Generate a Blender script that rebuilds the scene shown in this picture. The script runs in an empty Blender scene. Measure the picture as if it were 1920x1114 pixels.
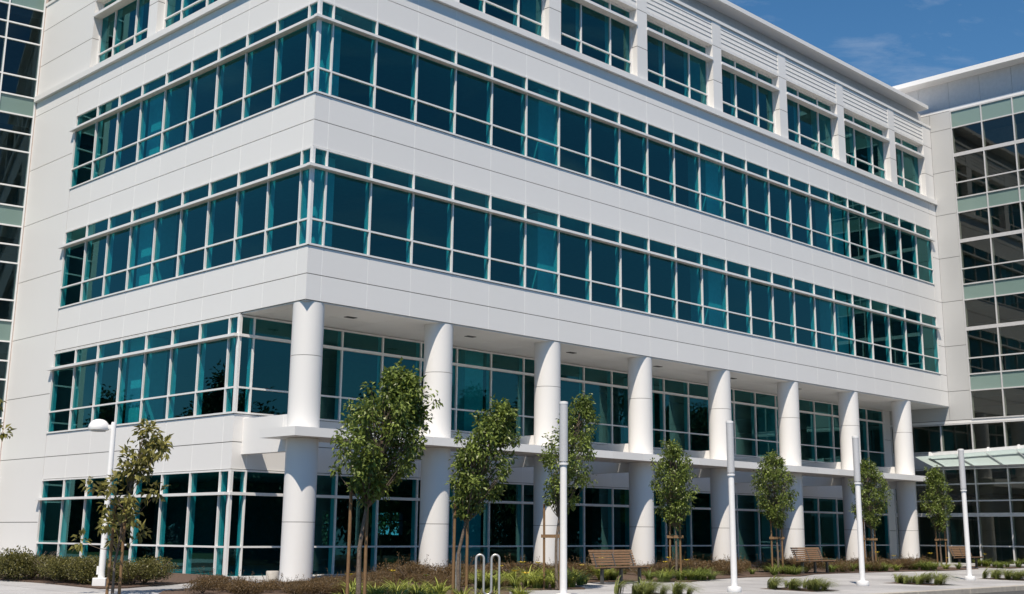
import bpy, math, random
from math import sin, cos, pi, radians, sqrt
from mathutils import Vector, Matrix
random.seed(7)
S = bpy.context.scene
COL = S.collection

# ------------------------------------------------------------------ helpers
class MB:
    """collects geometry; build() links it as ONE mesh object"""
    def __init__(s): s.v, s.f, s.t, s.sm, s.mi = [], [], [], [], {}
    def mark(s, slot, start):
        for i in range(start, len(s.f)): s.mi[i] = slot
    def face(s, pts, tone=.5, smooth=False):
        i = len(s.v); s.v.extend(pts); s.f.append(tuple(range(i, i+len(pts)))); s.t.append(tone); s.sm.append(smooth)
    def hexa(s, p, tone=.5):
        i = len(s.v); s.v.extend(p)
        for q in ((0,3,2,1),(4,5,6,7),(0,1,5,4),(1,2,6,5),(2,3,7,6),(3,0,4,7)):
            s.f.append(tuple(i+k for k in q)); s.t.append(tone); s.sm.append(False)
    def box(s, x0, x1, y0, y1, z0, z1, tone=.5):
        s.hexa([(x0,y0,z0),(x1,y0,z0),(x1,y1,z0),(x0,y1,z0),(x0,y0,z1),(x1,y0,z1),(x1,y1,z1),(x0,y1,z1)], tone)
    def obox(s, c, ax, ay, az, tone=.5):
        c, ax, ay, az = Vector(c), Vector(ax), Vector(ay), Vector(az)
        s.hexa([tuple(c+i*ax+j*ay+k*az) for k in (-1,1) for (i,j) in ((-1,-1),(1,-1),(1,1),(-1,1))], tone)
    def tube(s, pts, rad, seg=8, cap=True, tone=.5):
        pts = [Vector(p) for p in pts]; n = len(pts); rings = []
        if not hasattr(rad, '__len__'): rad = [rad]*n
        ref = None
        for k, p in enumerate(pts):
            d = (pts[min(k+1,n-1)]-pts[max(k-1,0)]).normalized()
            if ref is None: ref = d.orthogonal().normalized()
            ref = (ref - d*ref.dot(d)).normalized(); b = d.cross(ref)
            i = len(s.v); rings.append(i)
            for a in range(seg):
                w = 2*pi*a/seg; s.v.append(tuple(p+(ref*cos(w)+b*sin(w))*rad[k]))
        for k in range(n-1):
            for a in range(seg):
                a2 = (a+1) % seg
                s.f.append((rings[k]+a, rings[k]+a2, rings[k+1]+a2, rings[k+1]+a)); s.t.append(tone); s.sm.append(True)
        if cap:
            for r0, rev in ((rings[0], True), (rings[-1], False)):
                i = len(s.v); s.v.extend(s.v[r0:r0+seg]); q = list(range(i, i+seg))
                s.f.append(tuple(reversed(q)) if rev else tuple(q)); s.t.append(tone); s.sm.append(False)
    def lathe(s, prof, c=(0,0,0), seg=32, tone=.5, smooth=True):
        """prof: (r, z) list bottom to top; flat bits are split by repeated points"""
        def ring(r, z):
            i = len(s.v)
            for a in range(seg):
                w = 2*pi*a/seg; s.v.append((c[0]+r*cos(w), c[1]+r*sin(w), c[2]+z))
            return i
        last = None; ld = None
        for k in range(len(prof)-1):
            d = Vector((prof[k+1][0]-prof[k][0], prof[k+1][1]-prof[k][1]))
            if d.length > 1e-6: d.normalize()
            i0 = last if (last is not None and ld.dot(d) > .8) else ring(*prof[k])
            i1 = ring(*prof[k+1])
            for a in range(seg):
                a2 = (a+1) % seg
                s.f.append((i0+a, i0+a2, i1+a2, i1+a)); s.t.append(tone); s.sm.append(smooth)
            last, ld = i1, d
        i0, i1 = ring(*prof[0]), ring(*prof[-1])
        s.f.append(tuple(i0+a for a in reversed(range(seg)))); s.t.append(tone); s.sm.append(False)
        s.f.append(tuple(i1+a for a in range(seg))); s.t.append(tone); s.sm.append(False)
    def build(s, name, mat, parent=None, bevel=0):
        me = bpy.data.meshes.new(name); me.from_pydata([tuple(v) for v in s.v], [], s.f)
        at = me.attributes.new('tone', 'FLOAT', 'FACE'); at.data.foreach_set('value', s.t)
        me.polygons.foreach_set('use_smooth', s.sm); 
        for m_ in (mat if isinstance(mat, list) else [mat]): me.materials.append(m_)
        for i, k in s.mi.items(): me.polygons[i].material_index = k
        me.update()
        o = bpy.data.objects.new(name, me); COL.objects.link(o)
        if parent: o.parent = parent
        if bevel:
            m = o.modifiers.new('bevel', 'BEVEL'); m.width = bevel; m.segments = 2; m.limit_method = 'ANGLE'
        return o

class PF:
    """a facade plane: origin, horizontal run u, outward normal n"""
    def __init__(s, o, u, n): s.o, s.u, s.n = Vector(o), Vector(u), Vector(n)
    def P(s, u, n, z): return tuple(s.o + s.u*u + s.n*n + Vector((0,0,z)))
    def box(s, mb, u0, u1, n0, n1, z0, z1, tone=.5):
        p = [s.P(u0,n0,z0),s.P(u1,n0,z0),s.P(u1,n1,z0),s.P(u0,n1,z0),s.P(u0,n0,z1),s.P(u1,n0,z1),s.P(u1,n1,z1),s.P(u0,n1,z1)]
        if s.u.cross(s.n).z < 0: p = [p[3],p[2],p[1],p[0],p[7],p[6],p[5],p[4]]
        mb.hexa(p, tone)

def tag(o, label=None, cat=None, group=None, kind=None):
    if label: o['label'] = label
    if cat: o['category'] = cat
    if group: o['group'] = group
    if kind: o['kind'] = kind
    return o
def empty(name, loc=(0,0,0), rz=0):
    o = bpy.data.objects.new(name, None); COL.objects.link(o); o.location = loc; o.rotation_euler = (0,0,rz); o.empty_display_size = .2
    return o
def copy_tree(o, parent=None):
    c = o.copy(); COL.objects.link(c)
    if parent: c.parent = parent
    for ch in list(o.children): copy_tree(ch, c)
    return c

# ------------------------------------------------------------------ materials
def mat(name):
    m = bpy.data.materials.new(name); m.use_nodes = True; nt = m.node_tree
    for n in list(nt.nodes): nt.nodes.remove(n)
    return m, nt, nt.nodes.new('ShaderNodeOutputMaterial')
def link(nt, a, b): nt.links.new(a, b)
def rgba(c): return (c[0], c[1], c[2], 1)
def principled(nt, col=(.5,.5,.5), rough=.5, metal=0, spec=.5):
    p = nt.nodes.new('ShaderNodeBsdfPrincipled'); p.inputs['Base Color'].default_value = rgba(col)
    p.inputs['Roughness'].default_value = rough; p.inputs['Metallic'].default_value = metal
    p.inputs['Specular IOR Level'].default_value = spec
    return p
def noise(nt, scale, detail=4, coord='Object', rough=.55, stretch=None):
    tc = nt.nodes.new('ShaderNodeTexCoord'); n = nt.nodes.new('ShaderNodeTexNoise')
    n.inputs['Scale'].default_value = scale; n.inputs['Detail'].default_value = detail; n.inputs['Roughness'].default_value = rough
    src = tc.outputs[coord]
    if stretch:
        mp = nt.nodes.new('ShaderNodeMapping'); mp.inputs['Scale'].default_value = stretch; link(nt, src, mp.inputs[0]); src = mp.outputs[0]
    link(nt, src, n.inputs['Vector']); return n
def ramp(nt, src, stops):
    r = nt.nodes.new('ShaderNodeValToRGB'); e = r.color_ramp.elements
    e[0].position, e[0].color = stops[0][0], rgba(stops[0][1]); e[1].position, e[1].color = stops[-1][0], rgba(stops[-1][1])
    for p, c in stops[1:-1]:
        k = e.new(p); k.color = rgba(c)
    link(nt, src, r.inputs[0]); return r
def simple(name, c0, c1=None, rough=.5, metal=0, scale=6, bump=0, bscale=60, spec=.5, stretch=None):
    m, nt, out = mat(name); p = principled(nt, c0, rough, metal, spec)
    c1 = c1 or tuple(x*.88 for x in c0)
    n = noise(nt, scale, 5, stretch=stretch); r = ramp(nt, n.outputs['Fac'], [(.3,c1),(.7,c0)]); link(nt, r.outputs[0], p.inputs['Base Color'])
    if bump:
        nb = noise(nt, bscale, 4); b = nt.nodes.new('ShaderNodeBump'); b.inputs['Strength'].default_value = bump; b.inputs['Distance'].default_value = .02
        link(nt, nb.outputs['Fac'], b.inputs['Height']); link(nt, b.outputs[0], p.inputs['Normal'])
    link(nt, p.outputs[0], out.inputs[0]); return m
def toned(name, c0, c1, rough=.5, metal=0, nscale=1.2, namt=.06, spec=.4, stretch=None):
    """colour runs c0..c1 with the per-face tone plus a soft weathering noise"""
    m, nt, out = mat(name); p = principled(nt, c0, rough, metal, spec)
    a = nt.nodes.new('ShaderNodeAttribute'); a.attribute_name = 'tone'
    n = noise(nt, nscale, 5, stretch=stretch)
    mm = nt.nodes.new('ShaderNodeMath'); mm.operation = 'MULTIPLY_ADD'; mm.inputs[1].default_value = namt*8; mm.inputs[2].default_value = -namt*4
    link(nt, n.outputs['Fac'], mm.inputs[0])
    ad = nt.nodes.new('ShaderNodeMath'); ad.operation = 'ADD'; ad.use_clamp = True; link(nt, a.outputs['Fac'], ad.inputs[0]); link(nt, mm.outputs[0], ad.inputs[1])
    r = ramp(nt, ad.outputs[0], [(0,c0),(1,c1)]); link(nt, r.outputs[0], p.inputs['Base Color'])
    link(nt, p.outputs[0], out.inputs[0]); return m
def leafmat(name, dark, light, trans=.3, rough=.45):
    m, nt, out = mat(name)
    a = nt.nodes.new('ShaderNodeAttribute'); a.attribute_name = 'tone'
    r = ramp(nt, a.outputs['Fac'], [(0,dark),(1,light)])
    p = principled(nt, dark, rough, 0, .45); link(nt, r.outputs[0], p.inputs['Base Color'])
    t = nt.nodes.new('ShaderNodeBsdfTranslucent'); link(nt, r.outputs[0], t.inputs[0])
    mx = nt.nodes.new('ShaderNodeMixShader'); mx.inputs[0].default_value = trans
    link(nt, p.outputs[0], mx.inputs[1]); link(nt, t.outputs[0], mx.inputs[2]); link(nt, mx.outputs[0], out.inputs[0]); return m
def glassmat(name, tint, base=.05, ior=1.5, refl=(1,1,1), wav=.012):
    m, nt, out = mat(name)
    tr = nt.nodes.new('ShaderNodeBsdfTransparent'); tr.inputs[0].default_value = rgba(tint)
    gl = nt.nodes.new('ShaderNodeBsdfGlossy'); gl.inputs[0].default_value = rgba(refl); gl.inputs['Roughness'].default_value = 0
    lw = nt.nodes.new('ShaderNodeLayerWeight'); lw.inputs[0].default_value = .5
    pw = nt.nodes.new('ShaderNodeMath'); pw.operation = 'POWER'; pw.inputs[1].default_value = 4.5; link(nt, lw.outputs['Facing'], pw.inputs[0])
    ad = nt.nodes.new('ShaderNodeMath'); ad.operation = 'MULTIPLY_ADD'; ad.use_clamp = True; ad.inputs[1].default_value = 1-base-.04; ad.inputs[2].default_value = base+.04; link(nt, pw.outputs[0], ad.inputs[0])
    n = noise(nt, .45, 2); b = nt.nodes.new('ShaderNodeBump'); b.inputs['Strength'].default_value = 1; b.inputs['Distance'].default_value = wav
    link(nt, n.outputs['Fac'], b.inputs['Height']); link(nt, b.outputs[0], gl.inputs['Normal'])
    mx = nt.nodes.new('ShaderNodeMixShader'); link(nt, ad.outputs[0], mx.inputs[0]); link(nt, tr.outputs[0], mx.inputs[1]); link(nt, gl.outputs[0], mx.inputs[2])
    link(nt, mx.outputs[0], out.inputs[0]); return m

M = {}
M['panel'] = toned('white_metal_panel', (.735,.73,.72), (.785,.78,.77), .42, 0, 1.6, .03, .4, (1,1,.06))
M['seal'] = simple('pale_sealant', (.93,.93,.92), rough=.6)
M['joint'] = simple('joint_shadow_gap', (.22,.21,.20), rough=.9)
M['frame'] = simple('white_window_frame', (.80,.80,.79), (.74,.74,.735), .35, 0, 3)
M['fin'] = simple('interior_reveal_paint', (.86,.86,.85), rough=.6)
M['wing_panel'] = toned('grey_white_metal_panel', (.46,.465,.465), (.51,.515,.51), .4, 0, 1.6, .03, .4, (1,1,.06))
M['wing_room'] = simple('warm_grey_interior', (.42,.40,.36), rough=.8)
M['louvre'] = simple('white_louvre_blade', (.78,.775,.76), rough=.45)
M['soffit'] = toned('soffit_panel', (.72,.72,.71), (.79,.79,.78), .5, 0, .6, .03)
M['column'] = toned('white_column_cladding', (.69,.68,.665), (.78,.775,.765), .45, 0, 2.2, .05, .4, (1,1,.12))
M['setback'] = simple('grey_metal_fascia', (.52,.53,.55), (.46,.47,.49), .5)
M['dark'] = simple('dark_fitting', (.05,.05,.05), rough=.6)
M['glass'] = glassmat('teal_tinted_glass', (.11,.53,.58), .06, 1.52, (.33,.86,.84), .0015)
M['wglass'] = glassmat('grey_green_glass', (.50,.54,.48), .075, 1.5, (.74,.74,.66), .0015)
M['vglass'] = glassmat('dark_grey_glass', (.40,.52,.52), .05, 1.45, (.40,.60,.62), .0015)
M['spglass'] = toned('frosted_green_spandrel', (.17,.25,.225), (.215,.30,.27), .12, 0, .4, .05, .5)
M['wframe'] = simple('silver_grey_mullion', (.56,.56,.56), (.50,.50,.50), .4)
M['carpet'] = simple('grey_office_floor', (.09,.09,.09), rough=.9)
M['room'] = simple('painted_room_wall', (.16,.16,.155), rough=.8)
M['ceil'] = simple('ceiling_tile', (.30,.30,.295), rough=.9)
M['concrete'] = None
M['asphalt'] = simple('asphalt', (.06,.06,.06), (.042,.042,.043), .9, 0, 3, .3, 90)
M['kerb'] = simple('kerb_concrete', (.42,.39,.34), (.33,.305,.27), .85, 0, 5, .3, 40)
M['mulch'] = simple('bark_mulch', (.13,.085,.06), (.055,.035,.025), .95, 0, 22, .9, 45)
M['white_paint'] = simple('white_pole_paint', (.80,.80,.80), (.75,.75,.75), .3)
M['mesh_metal'] = simple('perforated_grey_metal', (.58,.585,.60), (.50,.505,.52), .4, .1, 40)
M['steel'] = simple('brushed_stainless', (.62,.61,.59), (.52,.51,.49), .36, .6, 30)
M['wood'] = simple('weathered_slat_wood', (.25,.155,.085), (.14,.085,.05), .6, 0, 9, .2, 50, .4, (1,8,8))
M['stake'] = simple('pine_stake', (.24,.145,.07), (.14,.085,.045), .8, 0, 12, .2, 50, .3, (6,6,1))
M['legmetal'] = simple('dark_grey_bench_steel', (.10,.10,.095), rough=.5, metal=.3)
M['bark'] = simple('grey_brown_bark', (.20,.16,.125), (.09,.07,.055), .9, 0, 14, .6, 40, .3, (3,3,1))
M['conc_bin'] = simple('cast_concrete', (.50,.47,.42), (.40,.38,.34), .85, 0, 12, .3, 60)
M['leaf_pear'] = leafmat('pear_leaf', (.034,.060,.012), (.31,.39,.085), .34, .40)
M['leaf_mag'] = leafmat('bronze_green_leaf', (.065,.07,.018), (.36,.33,.09))
M['leaf_hedge'] = leafmat('hedge_leaf', (.04,.045,.010), (.22,.20,.055))
M['leaf_brown'] = leafmat('russet_shrub_leaf', (.06,.042,.016), (.26,.165,.075))
M['leaf_strap'] = leafmat('strap_leaf', (.06,.095,.015), (.42,.46,.10), .35)
M['leaf_sedge'] = leafmat('dark_strap_leaf', (.035,.060,.010), (.25,.31,.065), .3)
M['leaf_grass'] = leafmat('feather_grass_blade', (.065,.09,.018), (.28,.31,.09), .35)
M['leaf_far'] = leafmat('far_tree_leaf', (.018,.032,.010), (.075,.10,.032))
M['trim'] = simple('rust_stained_sealant', (.56,.46,.41), (.46,.36,.31), .8)
M['petal'] = simple('yellow_petal', (.95,.72,.10), (.90,.62,.07), .5)
M['cglass'] = leafmat('frosted_canopy_glass', (.68,.76,.76), (.74,.81,.81), .8, .15)
M['stone_base'] = simple('concrete_plinth', (.47,.43,.38), (.38,.35,.31), .85, 0, 6)

def concrete_mat():
    m, nt, out = mat('scored_concrete'); p = principled(nt, (.5,.5,.5), .85, 0, .3)
    tc = nt.nodes.new('ShaderNodeTexCoord')
    b = nt.nodes.new('ShaderNodeTexBrick'); b.offset = 0; b.inputs['Scale'].default_value = 1
    b.inputs['Brick Width'].default_value = 1.6; b.inputs['Row Height'].default_value = 1.6; b.inputs['Mortar Size'].default_value = .016
    b.inputs['Color1'].default_value = (.43,.43,.435,1); b.inputs['Color2'].default_value = (.385,.385,.39,1); b.inputs['Mortar'].default_value = (.20,.19,.18,1)
    link(nt, tc.outputs['Object'], b.inputs['Vector'])
    n1 = noise(nt, .35, 4); r1 = ramp(nt, n1.outputs['Fac'], [(.35,(.70,.70,.71)),(.6,(1,1,1))])
    n2 = noise(nt, 7, 6, rough=.7); r2 = ramp(nt, n2.outputs['Fac'], [(.3,(.86,.86,.86)),(.7,(1,1,1))])
    mx = nt.nodes.new('ShaderNodeMix'); mx.data_type = 'RGBA'; mx.blend_type = 'MULTIPLY'; mx.inputs[0].default_value = 1
    link(nt, b.outputs['Color'], mx.inputs[6]); link(nt, r1.outputs[0], mx.inputs[7])
    my = nt.nodes.new('ShaderNodeMix'); my.data_type = 'RGBA'; my.blend_type = 'MULTIPLY'; my.inputs[0].default_value = 1
    link(nt, mx.outputs[2], my.inputs[6]); link(nt, r2.outputs[0], my.inputs[7])
    link(nt, my.outputs[2], p.inputs['Base Color'])
    nb = noise(nt, 60, 4); bp = nt.nodes.new('ShaderNodeBump'); bp.inputs['Strength'].default_value = .15; bp.inputs['Distance'].default_value = .01
    link(nt, nb.outputs['Fac'], bp.inputs['Height']); link(nt, bp.outputs[0], p.inputs['Normal'])
    link(nt, p.outputs[0], out.inputs[0]); return m
M['concrete'] = concrete_mat()

# ------------------------------------------------------------------ dimensions
X1, SX = .477, 1.546                      # first mullion, mullion spacing
MX = [X1+SX*k for k in range(24)]         # mullions of the long side: .477 .. 36.03
MY = [.475+1.544*k for k in range(10)]; MY[9] += .05
XW, YL, REC = 36.75, 17.93, 3.065         # wing wall, end of the short side, recess depth
ZF = 7.776                                # soffit
JZ = [17.02-2.135*k for k in range(-3, 9)]  # horizontal panel joints
R_ = PF((0,0,0), (1,0,0), (0,-1,0)); L_ = PF((0,0,0), (0,1,0), (-1,0,0)); RR = PF((0,REC,0), (1,0,0), (0,-1,0))
def gz(y): return .46+.015*(max(-10.5, min(y, 8))+8.2)

# ------------------------------------------------------------------ facade pieces
def band(pf, us, z0, z1, name, parent, depth=.22, pmat='panel', joints=None, vseal=True):
    """a run of metal panels between the given vertical joints, split at the horizontal joints that fall in it"""
    zs = [z0]+sorted(z for z in (joints if joints is not None else JZ) if z0+.15 < z < z1-.15)+[z1]
    mb = MB()
    for i in range(len(us)-1):
        for j in range(len(zs)-1):
            a = us[i]+(.011 if i else 0); b = us[i+1]-(.011 if i < len(us)-2 else 0)
            c = zs[j]+(.011 if j else .012); d = zs[j+1]-(.011 if j < len(zs)-2 else .012)
            pf.box(mb, a, b, -.035, 0, c, d, random.uniform(.3,.7))
    n0 = len(mb.f); pf.box(mb, us[0]+.05, us[-1]-.002, -depth, -.036, z0+.002, z1-.002); mb.mark(1, n0)
    if vseal and len(us) > 2:
        n0 = len(mb.f)
        for u in us[1:-1]:
            for j in range(len(zs)-1):
                pf.box(mb, u-.0105, u+.0105, -.034, -.003, zs[j]+.012, zs[j+1]-.012)
        mb.mark(2, n0)
    o = mb.build(name, [M[pmat], M['joint'], M['seal']], parent)
    return o

def ribbon(pf, us, zs, name, parent, pane_name='window_pane', fin_row=2, gmat='glass', fmat='frame', w=.049, deep=.20, ends=(0,0), skip=(), lab=None, thick=(), fin_out=.17, corner=False):
    """a strip window: us = mullions (first and last are the ends), zs = transoms bottom to top; children: one pane part per bay"""
    fr = MB(); n0, n1 = -.075, .031
    h = w/2
    for i, u in enumerate(us):
        pf.box(fr, u-h, u+h, n0, n1, zs[0]-h+.001, zs[-1]+h-.001)
    for j, z in enumerate(zs):
        for i in range(len(us)-1):
            a, b = us[i]+h, us[i+1]-h
            if j == fin_row: pf.box(fr, a, b, n0, n1-.004, z-.042, z+.042)
            else:
                hh = .085 if j in thick else h
                pf.box(fr, a, b, n0, n1-.004, z-hh, z+hh)
    if fin_row is not None:
        pf.box(fr, us[0]-h-ends[0], us[-1]+h+ends[1], n1+.0005, fin_out, zs[fin_row]-.038, zs[fin_row]+.038)
    fo = fr.build(name, M[fmat], parent)
    if lab: fo['label'] = lab
    rv = MB()
    for u in us[1 if corner else 0:]: pf.box(rv, u-h*.9, u+h*.9, -deep, n0-.001, zs[0]-h, zs[-1]+h)
    pf.box(rv, us[0]+.08, us[-1]+h, -deep, n0-.002, zs[0]-.05, zs[0]-h-.001)
    rv.build('window_reveal', M['fin'], fo)
    runs = []; cur = []
    for j in range(len(zs)-1):
        if j in skip:
            if cur: runs.append(cur); cur = []
        else: cur.append(j)
    if cur: runs.append(cur)
    for i in range(len(us)-1):
        for run in runs:
            g = MB()
            for j in run:
                t1, t2 = random.uniform(-.006,.006), random.uniform(-.006,.006)
                a, b, c, d = us[i]+h-.004, us[i+1]-h+.004, zs[j]+h-.004, zs[j+1]-h+.004
                q = [pf.P(a,-.03-t1-t2,c), pf.P(b,-.03+t1-t2,c), pf.P(b,-.03+t1+t2,d), pf.P(a,-.03-t1+t2,d)]
                if pf.u.cross(Vector((0,0,1))).dot(pf.n) < 0: q.reverse()
                g.face(q, random.random())
            g.build(pane_name, M[gmat], fo)
        for j in skip:
            g = MB(); pf.box(g, us[i]+h+.001, us[i+1]-h-.001, -.05, -.02, zs[j]+h+.001, zs[j+1]-h-.001, random.random())
            g.build('spandrel_panel', M['spglass'], fo)
    return fo

# ------------------------------------------------------------------ main office building
B = empty('office_building', (0,0,.5))
B.location = (0,0,0)
tag(B, 'five storey white panelled office building with teal ribbon windows and round columns', 'building')
F4 = [13.544, 14.24, 15.69, 16.235]; F3 = [9.274, 9.97, 11.42, 11.965]; F2 = [5.008, 5.703, 7.15, 7.70]; F1 = [.62, 1.41, 2.82, 3.44]
UR = [0]+MX; UL = [0]+MY
rb = .031
UB = [0]+MX+[XW]; LB = [.0365]+MY
# long side, upper mass
band(R_, UB, ZF, F3[0]-rb, 'spandrel_band', B)
band(R_, UB[:-1], F3[-1]+rb, F4[0]-rb, 'spandrel_band', B)
band(R_, UB[:-1], F4[-1]+rb, 17.58, 'spandrel_band', B)
band(R_, [MX[-1]+rb, XW], F3[0]-rb, 17.58, 'end_panel', B)
# short side
band(L_, LB, F4[-1]+rb, 17.58, 'spandrel_band', B)
band(L_, LB, F3[-1]+rb, F4[0]-rb, 'spandrel_band', B)
band(L_, LB, ZF, F3[0]-rb, 'spandrel_band', B)
YB2 = [REC+.0365, MY[2]]+MY[3:]
band(L_, YB2, F2[-1]+rb, ZF-.002, 'head_strip', B)
band(L_, YB2, F1[-1]+rb, F2[0]-rb, 'spandrel_band', B)
band(L_, [MY[-1]+rb, YL], .5, 17.58, 'end_panel', B)
# recessed long side
RX = [0]+MX
band(RR, RX, F1[-1]+rb, F2[0]-rb, 'spandrel_band', B)
band(RR, RX, F2[-1]+rb, ZF-.004, 'head_strip', B)
band(RR, [MX[-1]+rb, XW], .5, ZF-.004, 'end_panel', B)
pl = MB(); RR.box(pl, -.0, MX[-1], -.2, -.002, .3, F1[0]-rb); L_.box(pl, REC+.2, MY[-1], -.2, -.002, .3, F1[0]-rb); pl.build('plinth', M['stone_base'], B)
# strip windows
ribbon(R_, UR, F4, 'ribbon_window', B, ends=(.17,.14), corner=True)
ribbon(L_, UL, F4, 'ribbon_window', B, ends=(.0,.14), corner=True)
ribbon(R_, UR, F3, 'ribbon_window', B, ends=(.17,.14), corner=True)
ribbon(L_, UL, F3, 'ribbon_window', B, ends=(.0,.14), corner=True)
UL2 = [REC]+MY[2:]
ribbon(L_, UL2, F2, 'strip_window', B, pane_name='glazing_panel', ends=(0,.14), corner=True)
ribbon(RR, UR, F2, 'strip_window', B, pane_name='glazing_panel', fin_out=.07, corner=True)
ribbon(L_, UL2, F1, 'strip_window', B, pane_name='glazing_panel', ends=(0,.14), corner=True)
ribbon(RR, UR, F1, 'strip_window', B, pane_name='glazing_panel', fin_out=.07, corner=True)
# soffit with its small lights
sf = MB(); us = [.04]+MX+[XW]
for i in range(len(us)-1):
    for (a, b) in ((.04, 1.54), (1.54, REC-.03)):
        sf.box(us[i]+.006, us[i+1]-.006, a+.006, b-.006, ZF-.03, ZF+.01, random.random())
so = sf.build('soffit', M['soffit'], B)
sb = MB(); sb.box(.04, XW, .04, REC-.01, ZF+.011, ZF+.06); sb.build('backing', M['seal'], so)
CXS = [.42+4.638*k for k in range(8)]
for k in range(8):
    l = MB(); cx = CXS[k]+2.0; l.box(cx-.17, cx+.17, 1.12, 1.30, ZF-.045, ZF-.031); l.build('soffit_light', M['dark'], B)
# cornice band under the top storey
cb = MB()
def split(a, b, step):
    n = max(1, round((b-a)/step)); return [a+(b-a)*i/n for i in range(n+1)]
ss = split(-.12, XW-.005, 3.09)
for i in range(len(ss)-1): R_.box(cb, ss[i]+.004, ss[i+1]-.004, -.3, .12, 17.58, 17.79, random.random())
ss = split(.30, YL, 3.09)
for i in range(len(ss)-1): L_.box(cb, ss[i]+.004, ss[i+1]-.004, -.3, .12, 17.58, 17.79, random.random())
cb.build('cornice_band', M['panel'], B)
# top storey
ZT0, ZT1 = 17.79, 21.5
def pier(pf, u0, u1):
    mb = MB()
    for (a, b) in ((ZT0, 19.02), (19.045, 20.465), (20.49, ZT1)):
        pf.box(mb, u0, u1, -.40, 0, a, b, random.random())
    o = mb.build('pier', M['panel'], B)
    jb = MB(); pf.box(jb, u0+.012, u1-.012, -.38, -.012, ZT0+.01, ZT1-.01); jb.build('backing', M['joint'], o)
def bay(pf, u0, u1, ms):
    g = -.284
    P2 = PF(pf.P(0, g, 0), pf.u, pf.n)
    fr = ribbon(P2, [u0+.03]+ms+[u1-.03], [17.93, 18.455, 19.88, 20.43], 'bay_window', B, pane_name='bay_pane', fin_row=None, deep=.22)
    sh = MB(); pf.box(sh, u0+.003, u1-.003, g+.03, .04, 19.83, 19.93); sh.build('sunshade', M['frame'], B)
    lv = MB()
    pf.box(lv, u0+.002, u1-.002, -.30, -.005, 20.462, 20.56)
    z = 20.565
    while z < 21.4:
        a = [pf.P(u0+.002,-.012,z+.004),pf.P(u1-.002,-.012,z+.004),pf.P(u1-.002,-.03,z+.004),pf.P(u0+.002,-.03,z+.004),
             pf.P(u0+.002,-.026,z+.176),pf.P(u1-.002,-.026,z+.176),pf.P(u1-.002,-.046,z+.176),pf.P(u0+.002,-.046,z+.176)]
        if pf.u.cross(pf.n).z > 0: a = [a[3],a[2],a[1],a[0],a[7],a[6],a[5],a[4]]
        lv.hexa(a); z += .186
    lo = lv.build('louvre', M['louvre'], B)
    lb = MB(); pf.box(lb, u0+.002, u1-.002, -.3, -.10, 20.56, ZT1-.001); lb.build('backing', M['setback'], lo)
pier(R_, 0, .57)
for k in range(1, 8): pier(R_, 23.18-4.638*(4-(k-1)), 23.76-4.638*(4-(k-1))) if 23.76-4.638*(5-k) < 34 else None
PR = [(0,.57)]+[(23.18+4.638*k, 23.76+4.638*k) for k in range(-4, 3)]
pier(R_, 35.9, XW-.002)
for i in range(len(PR)-1):
    u0, u1 = PR[i][1], PR[i+1][0]
    if i == 0: ms = [u0+1.15, u0+2.71]
    else: ms = [u1-2.74, u1-1.18]
    bay(R_, u0, u1, ms)
bay(R_, PR[-1][1], 35.9, [PR[-1][1]+1.18])
PLf = [(.41,.52),(4.54,5.12),(9.17,9.75),(13.78,YL)]
for a, b in PLf[1:]: pier(L_, a, b)
for i in range(3):
    u0, u1 = (PLf[i][1] if i else .57), PLf[i+1][0]
    bay(L_, u0, u1, [u1-2.65, u1-1.10])
# ledge, set-back fascia, eave
ld = MB(); R_.box(ld, -.03, XW-.003, -.45, .03, 21.5, 21.62); L_.box(ld, .45, YL, -.45, .03, 21.5, 21.62); ld.build('ledge', M['panel'], B)
sbk = MB(); ss = split(.45, XW-.002, 3.09)
for i in range(len(ss)-1): R_.box(sbk, ss[i]+.004, ss[i+1]-.004, -.6, -.45, 21.62, 22.36, random.random())
L_.box(sbk, .6, YL, -.6, -.45, 21.62, 22.36); sbk.build('setback_fascia', M['setback'], B)
ev = MB(); ev.box(-.2, XW-.45, -.2, YL, 22.36, 22.54); ev.build('roof_eave', M['panel'], B)
rf = MB(); rf.box(.6, XW, .6, YL, 22.1, 22.355); rf.build('roof_deck', M['setback'], B)
# columns
for k, cx in enumerate(CXS):
    mb = MB()
    for a, b in ((.3, 2.055), (2.07, 4.18), (4.43, 6.325), (6.34, ZF-.032)):
        mb.lathe([(.418,a),(.418,b)], (cx,.42,0), 72)
    o = mb.build('column', M['column'], B)
    j = MB(); j.lathe([(.40,.3),(.40,ZF-.04)], (cx,.42,0), 48); j.build('joint_core', M['joint'], o)
# mid-height slab round the columns, carried on beams
sl = MB(); ss = split(-.42, 33.46, 1.546)
for i in range(len(ss)-1): sl.box(ss[i]+(.005 if i else 0), ss[i+1]-.005, -.42, 1.15, 4.19, 4.42, random.random())
sl.build('sunshade_slab', M['panel'], B)
for cx in CXS:
    mb = MB(); mb.box(cx-.125, cx+.125, .70, REC-.002, 3.88, 4.187); mb.box(cx-.125, cx+.125, 1.153, REC-.002, 4.187, 4.85); mb.box(cx-.12, cx+.12, .70, 1.153, 4.423, 4.85)
    mb.build('beam', M['panel'], B)
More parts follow.
